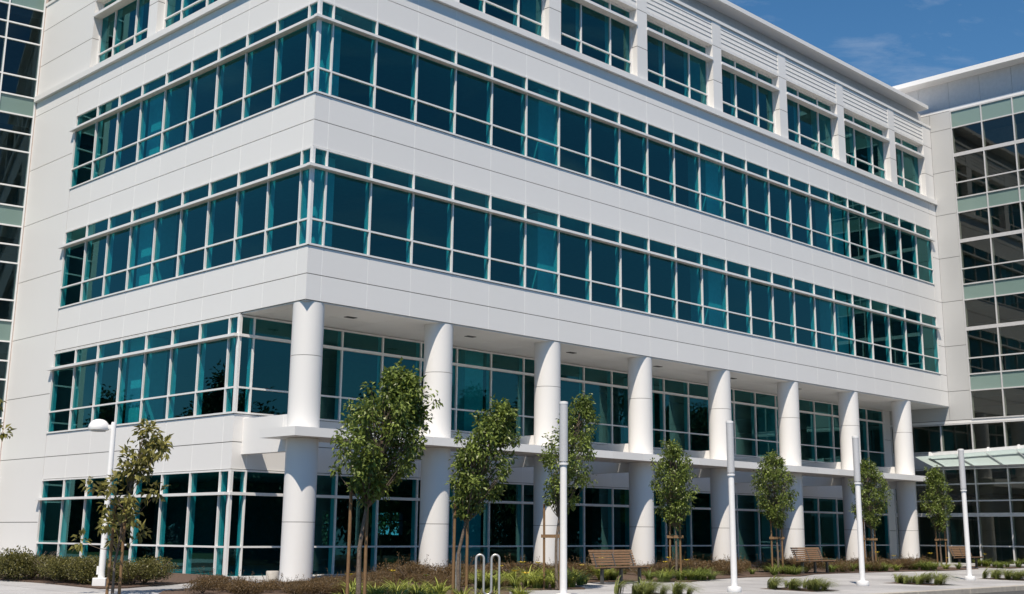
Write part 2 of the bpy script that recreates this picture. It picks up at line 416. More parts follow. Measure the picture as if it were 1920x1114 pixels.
# inside: floors, core, room columns
def lab(name, mb, m): return mb.build(name, M[m], B)
for z0, z1, y0 in ((3.50,4.40,REC+.3), (7.84,8.65,.3), (12.03,12.78,.3), (16.30,17.2,.3)):
    mb = MB(); x1 = XW-.3
    mb.box(.3, x1, y0, YL-.3, z0+.03, z1); o = lab('floor_slab', mb, 'carpet')
    c = MB(); c.box(.302, x1-.002, y0+.002, YL-.302, z0, z0+.028); c.build('ceiling', M['ceil'], o)
mb = MB(); mb.box(.3, XW-.3, .3, YL-.3, 20.52, 20.6); mb.build('ceiling', M['ceil'], B)
mb = MB(); mb.box(.3, XW-.1, REC+.3, YL-.3, .35, .56); lab('floor_slab', mb, 'carpet')
mb = MB(); mb.box(7.5, 31, 9.0, 15.5, 4.41, 20.4); lab('core_wall', mb, 'room')
mb = MB(); mb.box(21, 31, 8.5, 15.5, .57, 3.49); mb.box(4.5, 9, 11, 15, .57, 3.49); lab('core_wall', mb, 'room')
# rear wall with ground floor openings that let daylight through the lobby
mb = MB(); yb0, yb1 = YL-.28, YL
mb.box(.06, XW, yb0, yb1-.004, 3.3, 22.3); mb.box(.06, XW, yb0, yb1-.004, .3, 1.0)
op = [(13.2,14.45,1.3,2.72),(16.9,18.4,1.72,2.72)]; xs = .06
for a, b, c, d in op:
    mb.box(xs, a, yb0, yb1, 1.0, 3.3); mb.box(a, b, yb0, yb1, 1.0, c); mb.box(a, b, yb0, yb1, d, 3.3); xs = b
    mb.box((a+b)/2+.1, (a+b)/2+.16, yb0+.1, yb0+.16, c, d); mb.box(a, b, yb0+.09, yb0+.15, (c+d)/2+.1, (c+d)/2+.15)
mb.box(xs, XW, yb0, yb1, 1.0, 3.3); lab('rear_wall', mb, 'room')
mb = MB(); mb.box(XW-.29, XW-.05, .3, YL-.3, 8.7, 20.4); lab('party_wall', mb, 'room')
for z0, z1 in ((8.66,12.02), (12.79,16.29), (17.21,20.51)):
    for (x, y) in ((9.75,.95),(19.03,.95),(28.3,.95),(.95,9.75)):
        mb = MB(); mb.box(x-.42, x+.42, y-.42, y+.42, z0, z1); mb.build('room_column', M['fin'], B)
    mb = MB(); mb.box(.62, 1.22, .62, 1.22, z0, z1); mb.build('room_column', M['fin'], B)
for z0, z1 in ((.57,3.49), (4.41,7.83)):
    for (x, y) in ((9.75,4.3),(19.03,4.3),(28.3,4.3))+(((.95,9.75),) if z0 > 2 else ()):
        mb = MB(); mb.box(x-.42, x+.42, y-.42, y+.42, z0, z1); mb.build('room_column', M['fin'], B)

# ------------------------------------------------------------------ entrance wing on the right
W = empty('entrance_wing'); tag(W, 'tall glazed entrance wing with green spandrels and a glass canopy at right', 'building')
W_ = PF((XW,0,0), (0,-1,0), (-1,0,0))
UE = 5.77
band(W_, [-YL, -4, 0, 1.07], 7.125, 22.19, 'side_wall', W, vseal=False, pmat='wing_panel')
band(W_, [1.07, UE], 22.175, 22.35, 'head_band', W)
band(W_, [-YL, 1.07], 22.19, 22.35, 'head_band', W)
band(W_, [-REC, 1.0, UE], 6.975, 7.12, 'head_band', W, depth=.15)
wu = [1.10+1.532*k for k in range(4)]
wz = [7.15, 8.457, 9.22, 9.966, 11.352, 12.74, 13.487, 14.242, 15.6, 17.006, 17.737, 18.499, 19.892, 21.283, 22.14]
ribbon(W_, wu, wz, 'curtain_wall', W, pane_name='curtain_pane', fin_row=None, gmat='wglass', fmat='wframe', w=.06, deep=.2, skip=(1,5,9,13), thick=(4,8,12))
lu = [-3.03,-2.02,-.49]+[1.04+1.535*k for k in range(4)]
ribbon(W_, lu, [5.69, 6.945], 'clerestory', W, pane_name='clerestory_pane', fin_row=None, gmat='wglass', fmat='wframe', w=.06, deep=.2)
band(W_, [-3.06]+lu[1:], 4.915, 5.655, 'spandrel_band', W, pmat='setback', joints=[])
ribbon(W_, lu, [.62, 1.41, 2.80, 3.43, 4.19, 4.88], 'storefront', W, pane_name='storefront_pane', fin_row=None, gmat='wglass', fmat='wframe', w=.06, deep=.2, thick=(2,))
mb = MB(); W_.box(mb, -3.06, UE, -.2, -.01, .3, .58); mb.build('plinth', M['stone_base'], W)
# parapet band and eave
mb = MB(); ss = split(-YL, UE, 1.532)
for i in range(len(ss)-1): W_.box(mb, ss[i]+.006, ss[i+1]-.006, -.35, -.1, 22.35, 23.70, random.random())
mb.build('setback_fascia', M['setback'], W)
mb = MB(); mb.box(36.1, 52, -UE-.6, YL+4, 23.70, 23.93); mb.build('roof_eave', M['panel'], W)
# inside of the wing
for z in (4.45, 8.9, 13.1, 17.4):
    mb = MB(); mb.box(XW+.3, 51.5, -UE+.2, YL-.3, z-.75, z); mb.build('floor_slab', M['carpet'], W)
mb = MB(); mb.box(XW+4.5, 51.5, -UE+.2, YL-.2, .4, 22.3); mb.build('core_wall', M['wing_room'], W)
mb = MB(); mb.box(XW+.2, 51.5, -UE+.1, YL, 22.36, 22.6); mb.build('ceiling', M['ceil'], W)
mb = MB(); mb.box(XW+.25, 51.8, -UE+.02, -UE+.2, .4, 22.2); mb.box(XW+.25, 51.8, YL-.2, YL, .4, 22.2); mb.build('flank_wall', M['panel'], W)
mb = MB(); mb.box(XW, 51.5, -UE+.2, YL-.3, .35, .55); mb.build('floor_slab', M['carpet'], W)
for u in (-.2, 4.5):
    mb = MB(); mb.lathe([(.3,.56),(.3,22.3)], (XW+1.4,-u,0), 24); mb.build('room_column', M['room'], W)
# glass canopy over the entrance
cn = MB()
cn.hexa([(35.22,-5.6,5.595),(35.34,-5.6,5.595),(35.34,.36,5.36),(35.22,.36,5.36),(35.22,-5.6,5.795),(35.34,-5.6,5.795),(35.34,.36,5.56),(35.22,.36,5.56)]); co = cn.build('canopy_beam', M['white_paint'], W)
rbm = MB(); rbm.box(36.56, 36.74, -5.6, .86, 5.0, 5.17); rbm.build('canopy_beam', M['white_paint'], W)
y = .32
for k in range(5):
    dz = .04*(.32-y)
    mb = MB(); mb.hexa([(35.10,y-.05,5.34+dz),(36.6,y-.05,5.02),(36.6,y+.05,5.02),(35.10,y+.05,5.34+dz),(35.16,y-.05,5.60+dz),(36.6,y-.05,5.16),(36.6,y+.05,5.16),(35.16,y+.05,5.60+dz)])
    mb.build('canopy_rib', M['white_paint'], W)
    if k < 4:
        yb = y+(.55 if k == 0 else -.02); d2 = dz+.054
        g = MB(); g.hexa([(34.75,y-1.36,5.37+d2),(36.55,y-1.36,5.0),(36.55,yb,5.0),(34.75,yb,5.37+dz),(34.75,y-1.36,5.382+d2),(36.55,y-1.36,5.012),(36.55,yb,5.012),(34.75,yb,5.382+dz)])
        g.build('canopy_glass', M['cglass'], W)
    y -= 1.385

# ------------------------------------------------------------------ glazed wing on the left
V = empty('rear_wing'); tag(V, 'dark glazed rear wing with pale green spandrels behind the left edge', 'building')
ca, sa = cos(radians(9.5)), sin(radians(9.5))
V_ = PF((-.02,YL+.02,0), (-ca,sa,0), (-sa,-ca,0))
vu = [.04, 1.31, 2.84]
vz = [.65,1.4,2.8,3.5,4.2,4.95,5.7,7.08,7.76,8.46,9.22,9.97,11.35,12.03,12.74,13.49,14.24,15.6,16.3,17.0,17.74,18.5,19.9,20.57,21.283,22.14,23.4,25.0]
ribbon(V_, vu, vz, 'curtain_wall', V, pane_name='curtain_pane', fin_row=None, gmat='vglass', fmat='frame', w=.055, deep=.2, skip=(4,9,14,19,24))
mb = MB(); V_.box(mb, .0, 2.87, -.2, -.02, .3, .6); mb.build('plinth', M['stone_base'], V)
for z in (4.5,8.8,13.1,17.4,21.8):
    mb = MB(); V_.box(mb, -9, 2.8, -8, -.3, z-.75, z); mb.build('floor_slab', M['carpet'], V)
mb = MB(); V_.box(mb, -9, 2.8, -8.2, -3.2, .3, 25.0); mb.build('core_wall', M['room'], V)
mb = MB(); V_.box(mb, 2.875, 3.05, -8.2, .02, .3, 25.05); V_.box(mb, -.1, 3.1, -8.2, .25, 25.06, 25.4); mb.build('side_wall', M['panel'], V)
mb = MB(); V_.box(mb, -.07, .008, -.3, .02, .4, 25.0)
mb.build('edge_trim', M['trim'], V)

# ------------------------------------------------------------------ ground
def sheet(name, poly, m, dz=0, kind='structure', rise=0):
    """a polygon laid on the sloping ground, triangulated, with a rim if it rises"""
    mb = MB(); top = [(x,y,gz(y)+dz) for x, y in poly]
    mb.face(top)
    if rise:
        for i in range(len(poly)):
            a, b = top[i], top[(i+1) % len(poly)]
            mb.face([a, (a[0],a[1],a[2]-rise), (b[0],b[1],b[2]-rise), b])
    o = mb.build(name, M[m]); o['kind'] = kind; return o
g = MB(); g.face([(-600,-600,.15),(600,-600,.15),(600,600,.15),(-600,600,.15)]); g.build('ground', M['asphalt'])['kind'] = 'structure'
g = MB(); g.face([(-160,-75,.285),(160,-75,.285),(160,-10.62,.285),(-160,-10.62,.285)]); g.build('road', M['asphalt'])['kind'] = 'structure'
pv = MB()
ys = [-10.47,-8,-4,0,4,8,60]
for i in range(len(ys)-1): pv.face([(-10.5,ys[i],gz(ys[i])),(52,ys[i],gz(ys[i])),(52,ys[i+1],gz(ys[i+1])),(-10.5,ys[i+1],gz(ys[i+1]))])
pv.build('pavement', M['concrete'])['kind'] = 'structure'
M['lawn'] = simple('mown_lawn', (.075,.095,.03), (.045,.065,.02), .95, 0, 4, .5, 60)
lw = MB()
for xa, xb in ((-160,-10.52),(52.02,160)):
    for i in range(len(ys)-1): lw.face([(xa,ys[i],gz(ys[i])),(xb,ys[i],gz(ys[i])),(xb,ys[i+1],gz(ys[i+1])),(xa,ys[i+1],gz(ys[i+1]))])
lw.build('lawn', M['lawn'])['kind'] = 'structure'
kb = MB(); x = -60
while x < 90:
    kb.box(x+.004, x+2.996, -10.64, -10.475, .16, gz(-10.5)+.004); x += 3
kb.build('kerb', M['kerb'], bevel=.02)['kind'] = 'structure'
sheet('planting_bed', [(-5.75,4.4),(-5.35,2.1),(-5.35,-.5),(-4.65,-.45),(-2.95,.45),(-1.3,1.55),(-.25,2.3),(-.02,REC),(-.02,14),(-9,14),(-7.5,7)], 'mulch', .03, rise=.05)
sheet('planting_bed', [(-4.6,-1.9),(-2.3,-.55),(-.3,-.15),(.3,.1),(1.2,1.2),(3,1.3),(31.5,1.3),(31.5,-3.3),(28.4,-3.75),(23.8,-3.35),(21.1,-3.2),(19.0,-3.3),(17.0,-4.0),(14.5,-3.65),(12.1,-4.0),(10.1,-4.72),(9.2,-3.7),(7.6,-3.5),(6.0,-3.9),(4.6,-5.7),(2.4,-5.25),(1.3,-6.4),(.4,-8.2),(-3,-9.9),(-7.2,-10.1),(-8.2,-7.0)], 'mulch', .03, rise=.05)
GB = [(3.3,4.9,-8.9,-7.5),(9.1,10.4,-9.3,-7.7),(15.5,16.7,-9.3,-7.7),(21.8,23.2,-9.4,-7.7)]
for (a,b,c,d) in GB: sheet('grass_bed', [(a,c),(b,c),(b,d),(a,d)], 'mulch', .004)
sheet('planting_bed', [(-10.3,-3.9),(-8.9,-3.9),(-8.9,-2.5),(-10.3,-2.5)], 'mulch', .006)
sheet('planting_bed', [(33.2,-1.6),(35.6,-1.6),(35.9,-3.6),(33.4,-3.8)], 'mulch', .02)
# drive line on the road
mb = MB(); mb.face([(-60,-13.6,.289),(120,-13.6,.289),(120,-13.48,.289),(-60,-13.48,.289)]); mb.build('road_line', M['white_paint'])['kind'] = 'structure'

# ------------------------------------------------------------------ plants
def rvec():
    while True:
        v = Vector((random.uniform(-1,1),random.uniform(-1,1),random.uniform(-1,1)))
        if .05 < v.length < 1: return v.normalized()
def leaf(mb, p, d, n, L, w, tone, fold=.25):
    """a folded leaf: two triangles each side of the midrib"""
    d = d.normalized(); s = d.cross(n)
    if s.length < 1e-3: return
    s.normalize(); n = s.cross(d)
    b = p; t = p+d*L; m = p+d*L*.45; l = m+s*w*.5+n*w*fold; r = m-s*w*.5+n*w*fold
    i = len(mb.v); mb.v += [tuple(b),tuple(l),tuple(t-n*L*.12),tuple(r)]
    mb.f += [(i,i+1,i+2),(i,i+2,i+3)]; mb.t += [tone,tone]; mb.sm += [False,False]
CR = Vector((.695,-.719,0)); CU = Vector((0,0,1)); CFW = Vector((.719,.695,0))   # roughly across / along the street view
def tree(name, base, H, h0, wid, lean, label, cat='tree', group=None, clumps=75, per=42, LL=.085, lm='leaf_pear', prof=None, tr=.035, seed=1, crad=.17, lo_lean=0, stray=6, bend=0):
    random.seed(seed)
    root = empty(name, base); tag(root, label, cat, group)
    prof = prof or (lambda t: max(.16, sin(pi*min(.97,(t*.95+.02))**.95)**.85))
    def axis(t):   # t 0..1 over the whole height
        h = t*H; k = max(0,(h-h0*.5)/(H-h0*.5))
        return CR*(lean*k**1.25 + bend*sin(pi*t)) + Vector((0,0,h))
    wood = MB()
    pts = [axis(i/12) for i in range(13)]
    jit = [Vector((random.uniform(-.012,.012),random.uniform(-.012,.012),0)) for _ in pts]; jit[0] *= 0
    wood.tube([p+j for p, j in zip(pts, jit)], [tr*(1.15 if i == 0 else 1)*(1-.88*i/12) for i in range(13)], 9)
    lv = MB()
    for c in range(clumps):
        t = ((c+.5)/clumps)**.9; t = max(.01, min(.99, t+random.uniform(-.05,.05)))
        hh = (h0+(H-h0)*t)/H; r = wid*.5*prof(t)*sqrt(random.uniform(.02,1))
        ph = random.uniform(0, 2*pi)
        ctr = axis(hh)+Vector((cos(ph)*r, sin(ph)*r, random.uniform(-.08,.08)))
        stray_c = c % 5 == 0 and stray
        if stray_c: ctr += Vector((cos(ph),sin(ph),random.uniform(.1,.9)))*random.uniform(.08,.26)
        ts = max(h0*.88/H, hh-random.uniform(.12,.24)); st = axis(ts)
        mid = st.lerp(ctr, .5)+Vector((0,0,-.04))
        wood.tube([st, mid, ctr], [tr*.30, tr*.2, tr*.07], 5, cap=False)
        cr = crad*random.uniform(.7,1.25)*(.55 if stray_c else 1)
        shade = random.uniform(-.14,.14)
        for k in range(int(per*random.uniform(.65,1.3)*(.5 if stray_c else 1))):
            v = rvec()*cr*random.random()**.55; v.z *= 1.2
            p = ctr+v
            out = (v.normalized()*.8+Vector((0,0,-.35))+rvec()*.7)
            leaf(lv, p, out, Vector((0,0,1))+rvec()*.8+v.normalized()*.5, LL*random.uniform(.6,1.2), LL*random.uniform(.42,.6), min(1,max(0,random.gauss(.45,.2)+shade)))
    wood.build('trunk', M['bark'], root)
    lv.build('crown', M[lm], root)
    return root
def stakes(base, h, off, label, bar=.55):
    root = empty('tree_stakes', base); tag(root, label, 'tree stakes', 'wooden stakes holding the young trees')
    for o in off:
        mb = MB(); v = CR*o; mb.tube([(v.x,v.y,-.05),(v.x+random.uniform(-.02,.02),v.y+random.uniform(-.02,.02),h)], [.032,.029], 10); mb.build('stake', M['stake'], root)
    if bar:
        a, b = CR*(off[0]-.08), CR*(off[-1]+.08)
        mb = MB(); c = (a+b)/2+Vector((0,0,h*bar)) - CFW*.042; mb.obox(c, (b-a)/2, CFW*.012, (0,0,.04)); mb.build('crossbar', M['stake'], root)
    return root

def at(x, y): return (x, y, gz(y)+.02)
tree('street_tree', at(-4.55,-8.45), 4.18, 2.0, 1.55, .62, 'dense windblown young pear tree in front of the second column', group='young trees along the facade', clumps=140, per=64, LL=.105, seed=11, tr=.052, crad=.19)
stakes(at(-4.55,-8.45), 2.25, (-.19,.12), 'pair of wooden stakes at the dense nearest pear tree', 0)
tree('street_tree', at(-1.5,-7.75), 3.85, 1.72, 1.2, .85, 'slanting pear tree behind the bike rack before the third column', group='young trees along the facade', clumps=120, per=60, LL=.10, seed=12, tr=.045, crad=.17)
stakes(at(-1.5,-7.75), 1.95, (-.10,.17), 'pair of wooden stakes at the slanting tree by the bike rack', 0)
tree('street_tree', at(3.7,-5.6), 4.5, 1.9, 1.35, .62, 'slender dusky pear tree partly hidden by the tallest light column', group='young trees along the facade', clumps=115, per=56, LL=.092, seed=13, tr=.042, crad=.17, bend=-.05)
stakes(at(3.75,-5.62), 2.0, (-.36,.02), 'wooden stake and crossbar beside the tallest light column', .62)
tree('street_tree', at(10.85,-3.7), 3.82, 1.62, 1.25, -.06, 'upright oval pear tree between the first bench and the second light column', group='young trees along the facade', clumps=115, per=58, LL=.092, seed=14, tr=.04)
stakes(at(10.85,-3.72), 1.95, (-.21,.11), 'pair of wooden stakes at the oval tree right of the first bench', .62)
tree('street_tree', at(17.6,-2.75), 3.88, 1.66, 1.38, -.06, 'rounded pear tree just left of the second bench', group='young trees along the facade', clumps=115, per=58, LL=.092, seed=15, tr=.04)
stakes(at(17.6,-2.77), 1.95, (-.20,.15), 'pair of wooden stakes at the tree left of the second bench', .60)
tree('street_tree', at(24.2,-2.6), 3.92, 1.7, 1.5, -.05, 'loose pear tree behind the third light column', group='young trees along the facade', clumps=115, per=58, LL=.092, seed=16, tr=.04)
stakes(at(24.2,-2.62), 1.9, (-.30,.1), 'wooden stakes behind the third light column', .60)
tree('street_tree', at(31.7,-1.6), 4.0, 1.6, 1.2, -.05, 'small pear tree left of the third bench near the glass canopy', group='young trees along the facade', clumps=115, per=58, LL=.092, seed=17, tr=.04)
stakes(at(31.7,-1.62), 1.85, (-.17,.2), 'pair of wooden stakes at the tree beneath the canopy end', .60)
magp = lambda t: (.95-.55*t)*(.75+.35*sin(t*17))
tree('young_magnolia', at(-6.0,-2.31), 3.40, .95, 2.3, .42, 'sparse bronze leaved sapling beside the dome lamp post', clumps=40, per=27, LL=.17, lm='leaf_mag', prof=magp, seed=21, tr=.03, crad=.15, stray=0)
stakes(at(-6.0,-2.33), 1.75, (-.12,.13), 'pair of wooden stakes at the bronze leaved sapling', 0)
tree('young_magnolia', at(-9.75,-3.05), 3.75, 2.1, 1.7, .0, 'leafy branch tip of a tree entering at the left picture edge', clumps=44, per=24, LL=.15, lm='leaf_mag', prof=lambda t: .35+.65*sin(pi*min(1,t*.9)), seed=22, tr=.035, crad=.15, stray=0)

def shrub_mesh(seed, r, h, n, LL, lm, up=.4, wratio=.5, spike=0):
    random.seed(seed); lv = MB(); st = MB()
    for k in range(14):
        ph = random.uniform(0,2*pi); q = random.uniform(.3,.8)
        st.tube([(0,0,0),(cos(ph)*r*q*.5,sin(ph)*r*q*.5,h*.45),(cos(ph)*r*q,sin(ph)*r*q,h*.85)], [.012,.008,.004], 5, cap=False)
    lob = [(random.uniform(0,2*pi), random.uniform(.3,.75), random.uniform(.55,1)) for _ in range(9)]
    for k in range(n):
        a, q, hh = random.choice(lob)
        c = Vector((cos(a)*r*q, sin(a)*r*q, h*hh*.62)); v = rvec()*random.random()**.4
        p = c+Vector((v.x*r*.48, v.y*r*.48, v.z*h*.4))
        if p.z < .02: p.z = random.uniform(.02,.1)
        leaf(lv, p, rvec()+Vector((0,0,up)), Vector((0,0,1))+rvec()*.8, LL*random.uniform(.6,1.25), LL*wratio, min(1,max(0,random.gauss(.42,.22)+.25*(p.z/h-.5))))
    for k in range(spike):
        ph = random.uniform(0,2*pi); q = random.random()*r*.8; z0 = h*.6; b = Vector((cos(ph)*q,sin(ph)*q,z0)); d = (Vector((cos(ph)*.35,sin(ph)*.35,1))).normalized(); L = random.uniform(.15,.4)
        lv.tube([b, b+d*L*.5, b+d*L+CR*.04], [.004,.003,.003], 4, cap=False, tone=.25)
        for m_ in range(6): leaf(lv, b+d*L*random.uniform(.5,1)+rvec()*.012, rvec(), rvec(), .03, .02, random.uniform(.2,.6))
    return lv, st
def shrub(name, label, cat, group, seed, r, h, n, LL, lm, **kw):
    root = empty(name); tag(root, label, cat, group); lv, st = shrub_mesh(seed, r, h, n, LL, lm, **kw)
    lv.build('foliage', M[lm], root); st.build('stem', M['bark'], root); return root
def place(proto, first, x, y, s=1, rz=None, label=None, group=None):
    o = proto if first else copy_tree(proto)
    o.location = (x, y, gz(y)+.02); o.scale = (s,s,s*random.uniform(.88,1.12)); o.rotation_euler = (0,0,random.uniform(0,6.28) if rz is None else rz)
    if label: o['label'] = label
    if group: o['group'] = group
    return o
# hedge row along the short side
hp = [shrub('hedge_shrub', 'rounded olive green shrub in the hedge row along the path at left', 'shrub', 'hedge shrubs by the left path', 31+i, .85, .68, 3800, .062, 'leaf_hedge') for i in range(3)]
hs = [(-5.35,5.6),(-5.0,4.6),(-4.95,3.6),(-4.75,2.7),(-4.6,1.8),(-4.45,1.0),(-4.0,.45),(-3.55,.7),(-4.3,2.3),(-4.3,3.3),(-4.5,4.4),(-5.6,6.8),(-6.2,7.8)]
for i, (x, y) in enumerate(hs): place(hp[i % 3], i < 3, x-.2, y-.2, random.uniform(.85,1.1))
# brown low shrubs of the front bed
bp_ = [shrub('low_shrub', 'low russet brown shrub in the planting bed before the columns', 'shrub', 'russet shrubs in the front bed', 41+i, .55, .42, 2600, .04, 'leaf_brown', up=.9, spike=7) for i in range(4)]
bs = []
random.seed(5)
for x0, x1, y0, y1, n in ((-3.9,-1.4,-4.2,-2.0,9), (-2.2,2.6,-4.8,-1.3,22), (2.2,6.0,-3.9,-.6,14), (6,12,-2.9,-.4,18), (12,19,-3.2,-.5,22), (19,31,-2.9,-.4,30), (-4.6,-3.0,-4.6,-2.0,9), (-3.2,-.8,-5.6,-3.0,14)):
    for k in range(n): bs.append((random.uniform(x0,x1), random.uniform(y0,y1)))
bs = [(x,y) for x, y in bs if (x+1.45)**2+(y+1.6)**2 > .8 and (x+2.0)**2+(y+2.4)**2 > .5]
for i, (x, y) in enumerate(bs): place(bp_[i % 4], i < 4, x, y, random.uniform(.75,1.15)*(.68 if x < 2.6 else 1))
# strap leaved lilies
def blade(mb, base, az, L, w, arch, tone, seg=5):
    p = Vector(base); d = Vector((cos(az)*.25, sin(az)*.25, 1)).normalized(); s = Vector((-sin(az), cos(az), 0)); prev = None
    for k in range(seg+1):
        t = k/seg; ww = w*(1-t**2.2)*(.75+.5*min(t*3,1)*.5)
        a, b = p+s*ww*.5, p-s*ww*.5
        if prev: mb.face([prev[0], prev[1], tuple(b), tuple(a)], min(1,tone+.25*t), True)
        prev = (tuple(a), tuple(b))
        p = p+d*(L/seg); d = (d+Vector((cos(az),sin(az),-.55))*arch/seg*2.4).normalized()
def clump(name, label, cat, group, seed, n, L, w, arch, lm, wind=0, flowers=0):
    random.seed(seed); root = empty(name); tag(root, label, cat, group); mb = MB()
    for k in range(n):
        ph = random.uniform(0,2*pi); q = random.random()**.5*.1
        az = ph+random.uniform(-.4,.4)
        if wind: az = math.atan2(sin(az)+wind*CR.y, cos(az)+wind*CR.x)
        blade(mb, (cos(ph)*q,sin(ph)*q,0), az, L*random.uniform(.6,1.15), w*random.uniform(.7,1.2), arch*random.uniform(.6,1.3), random.uniform(.1,.75))
    mb.build('foliage', M[lm], root)
    for k in range(flowers):
        ph = random.uniform(0,2*pi); st = MB(); tip = Vector((cos(ph)*.12, sin(ph)*.12, L*random.uniform(1.0,1.25)))
        st.tube([(0,0,0), tip*.5+Vector((0,0,.05)), tip], [.005,.004,.003], 5, cap=False, tone=.4); so_ = st.build('stalk', M[lm], root)
        pt = MB()
        for a in range(6):
            w_ = a*pi/3; d = Vector((cos(w_),sin(w_),.55))
            leaf(pt, tip, d, Vector((0,0,1)), .12, .08, .5, .1)
        pt.build('flower', M['petal'], so_)
    return root
lily = [clump('lily_clump', 'clump of yellow green strap leaves in the bed below the trees', 'plant', 'strap leaved clumps in the front bed', 51+i, 60, .70, .036, .9, 'leaf_strap') for i in range(3)]
lilyf = clump('lily_clump', 'strap leaved clump with a yellow bloom in the front bed', 'plant', 'blooming strap leaved clumps', 57, 44, .60, .032, .9, 'leaf_strap', flowers=1)
sedge = [clump('sedge_clump', 'clump of narrow dark green arching leaves along the plaza edge of the bed', 'plant', 'narrow leaved clumps along the bed', 91+i, 90, .62, .018, 1.2, 'leaf_sedge') for i in range(3)]
random.seed(9); li = 0; fi = 0; si = 0
BEN = [(7.65,-4.25),(19.45,-3.0),(32.1,-2.55)]
def clear(x, y): return all(abs(x-bx) > 1.15 or not (by-1.3 < y < by+.5) for bx, by in BEN)
LP = []
for x0, x1, y0, y1, n in ((-3.2,.2,-8.4,-5.6,26), (1.9,4.6,-5.4,-4.0,16), (4.4,6.6,-4.6,-3.7,9), (5.6,9.2,-3.4,-2.6,10), (9.3,12.2,-4.4,-3.2,16), (16.2,19.3,-3.7,-2.6,12), (20.5,25.5,-3.2,-2.7,10), (26.5,31.5,-3.5,-2.9,12), (33.4,35.6,-3.5,-1.9,10), (-4.4,-3.4,-8.8,-7.4,5)):
    for k in range(n): LP.append((random.uniform(x0,x1), random.uniform(y0,y1)))
LP = [p for p in LP if clear(*p)]
for i, (x, y) in enumerate(LP):
    if i % 6 == 3: place(lilyf, fi == 0, x, y, random.uniform(.75,1.05)); fi += 1
    elif x > 8.6: place(sedge[si % 3], si < 3, x, y, random.uniform(.75,1.15)); si += 1
    else: place(lily[li % 3], li < 3, x, y, random.uniform(.7,1.1)*(.8 if x < .3 else 1)); li += 1
# wind-combed feather grass in the four small beds of the plaza
gn = ['nearest the first bench','in front of the second bench','between the third and fourth light columns','at the right edge']
gp = [clump('grass_tuft', 'tuft', 'plant', None, 61+i, 95, .80, .013, 1.75, 'leaf_grass', wind=1.1) for i in range(3)]
random.seed(13); gi = 0
for b, (x0,x1,y0,y1) in enumerate(GB):
    nx, ny = 3, 5
    for i in range(nx):
        for j in range(ny):
            place(gp[gi % 3], gi < 3, x0+.2+(x1-x0-.4)*i/(nx-1)+random.uniform(-.25,.25), y0+.2+(y1-y0-.4)*j/(ny-1)+random.uniform(-.22,.22), random.uniform(.65,1.15), random.uniform(-.6,.6),
                  'windblown feather grass tuft in the paving bed '+gn[b], 'grass tufts in the bed '+gn[b]); gi += 1

# ------------------------------------------------------------------ street furniture
def light_column():
    root = empty('light_column')
    mb = MB(); mb.lathe([(.17,0),(.175,.01),(.175,.10),(.165,.125),(.10,.135)], seg=36); mb.build('base', M['white_paint'], root)
    mb = MB(); mb.lathe([(.078,.136),(.074,2.80)], seg=28); mb.build('shaft', M['white_paint'], root)
    mb = MB(); mb.lathe([(.10,2.80),(.10,2.845)], seg=32); mb.lathe([(.062,2.845),(.062,2.875)], seg=24); mb.build('collar', M['white_paint'], root)
    mb = MB(); mb.lathe([(.092,2.876),(.092,4.10)], seg=36); mb.build('light_tube', M['mesh_metal'], root)
    mb = MB(); mb.lathe([(.097,4.101),(.097,4.15),(.06,4.16)], seg=32); mb.build('cap', M['white_paint'], root)
    return root
pc = light_column()
for i, (x, y, l) in enumerate(((1.05,-8.25,'tall white light column nearest the camera, cut off at its foot'), (7.2,-8.27,'white light column between the first and second benches'), (13.5,-8.2,'white light column right of the second bench before a loose tree'), (20.4,-8.11,'white light column in front of the third bench and canopy'))):
    o = pc if i == 0 else copy_tree(pc); o.location = (x,y,gz(y)); tag(o, l, 'light post', 'light columns on the plaza')
lp = empty('lamp_post', (-4.92,.30,gz(.3))); tag(lp, 'white lamp post with a dome head at the left path', 'lamp post')
mb = MB(); mb.obox((0,0,.10), CR*.15, CFW*.15, (0,0,.10)); mb.build('base', M['white_paint'], lp, bevel=.015)
mb = MB(); mb.lathe([(.075,.2),(.068,1.2),(.058,3.62),(.05,3.66)], seg=24); mb.build('shaft', M['white_paint'], lp)
mb = MB(); c = -CR*.085; mb.obox((c.x,c.y,.36), CR*.02, CFW*.04, (0,0,.09)); mb.build('cover_box', M['white_paint'], lp)
mb = MB(); a = -CR*.06; b = -CR*.16; mb.obox((-CR*.11)+Vector((0,0,3.55)), CR*.055, CFW*.022, (0,0,.045)); mb.build('arm', M['white_paint'], lp)
mb = MB(); c = -CR*.34
mb.lathe([(.17,-.055),(.225,-.04),(.232,-.01),(.232,.02),(.222,.065),(.195,.12),(.15,.165),(.09,.195),(.03,.205)], (c.x,c.y,3.52), 36); dm = mb.build('lamp_head', M['white_paint'], lp)
mb = MB(); mb.lathe([(.16,-.075),(.165,-.056)], (c.x,c.y,3.52), 32); mb.build('lens', M['mesh_metal'], dm)

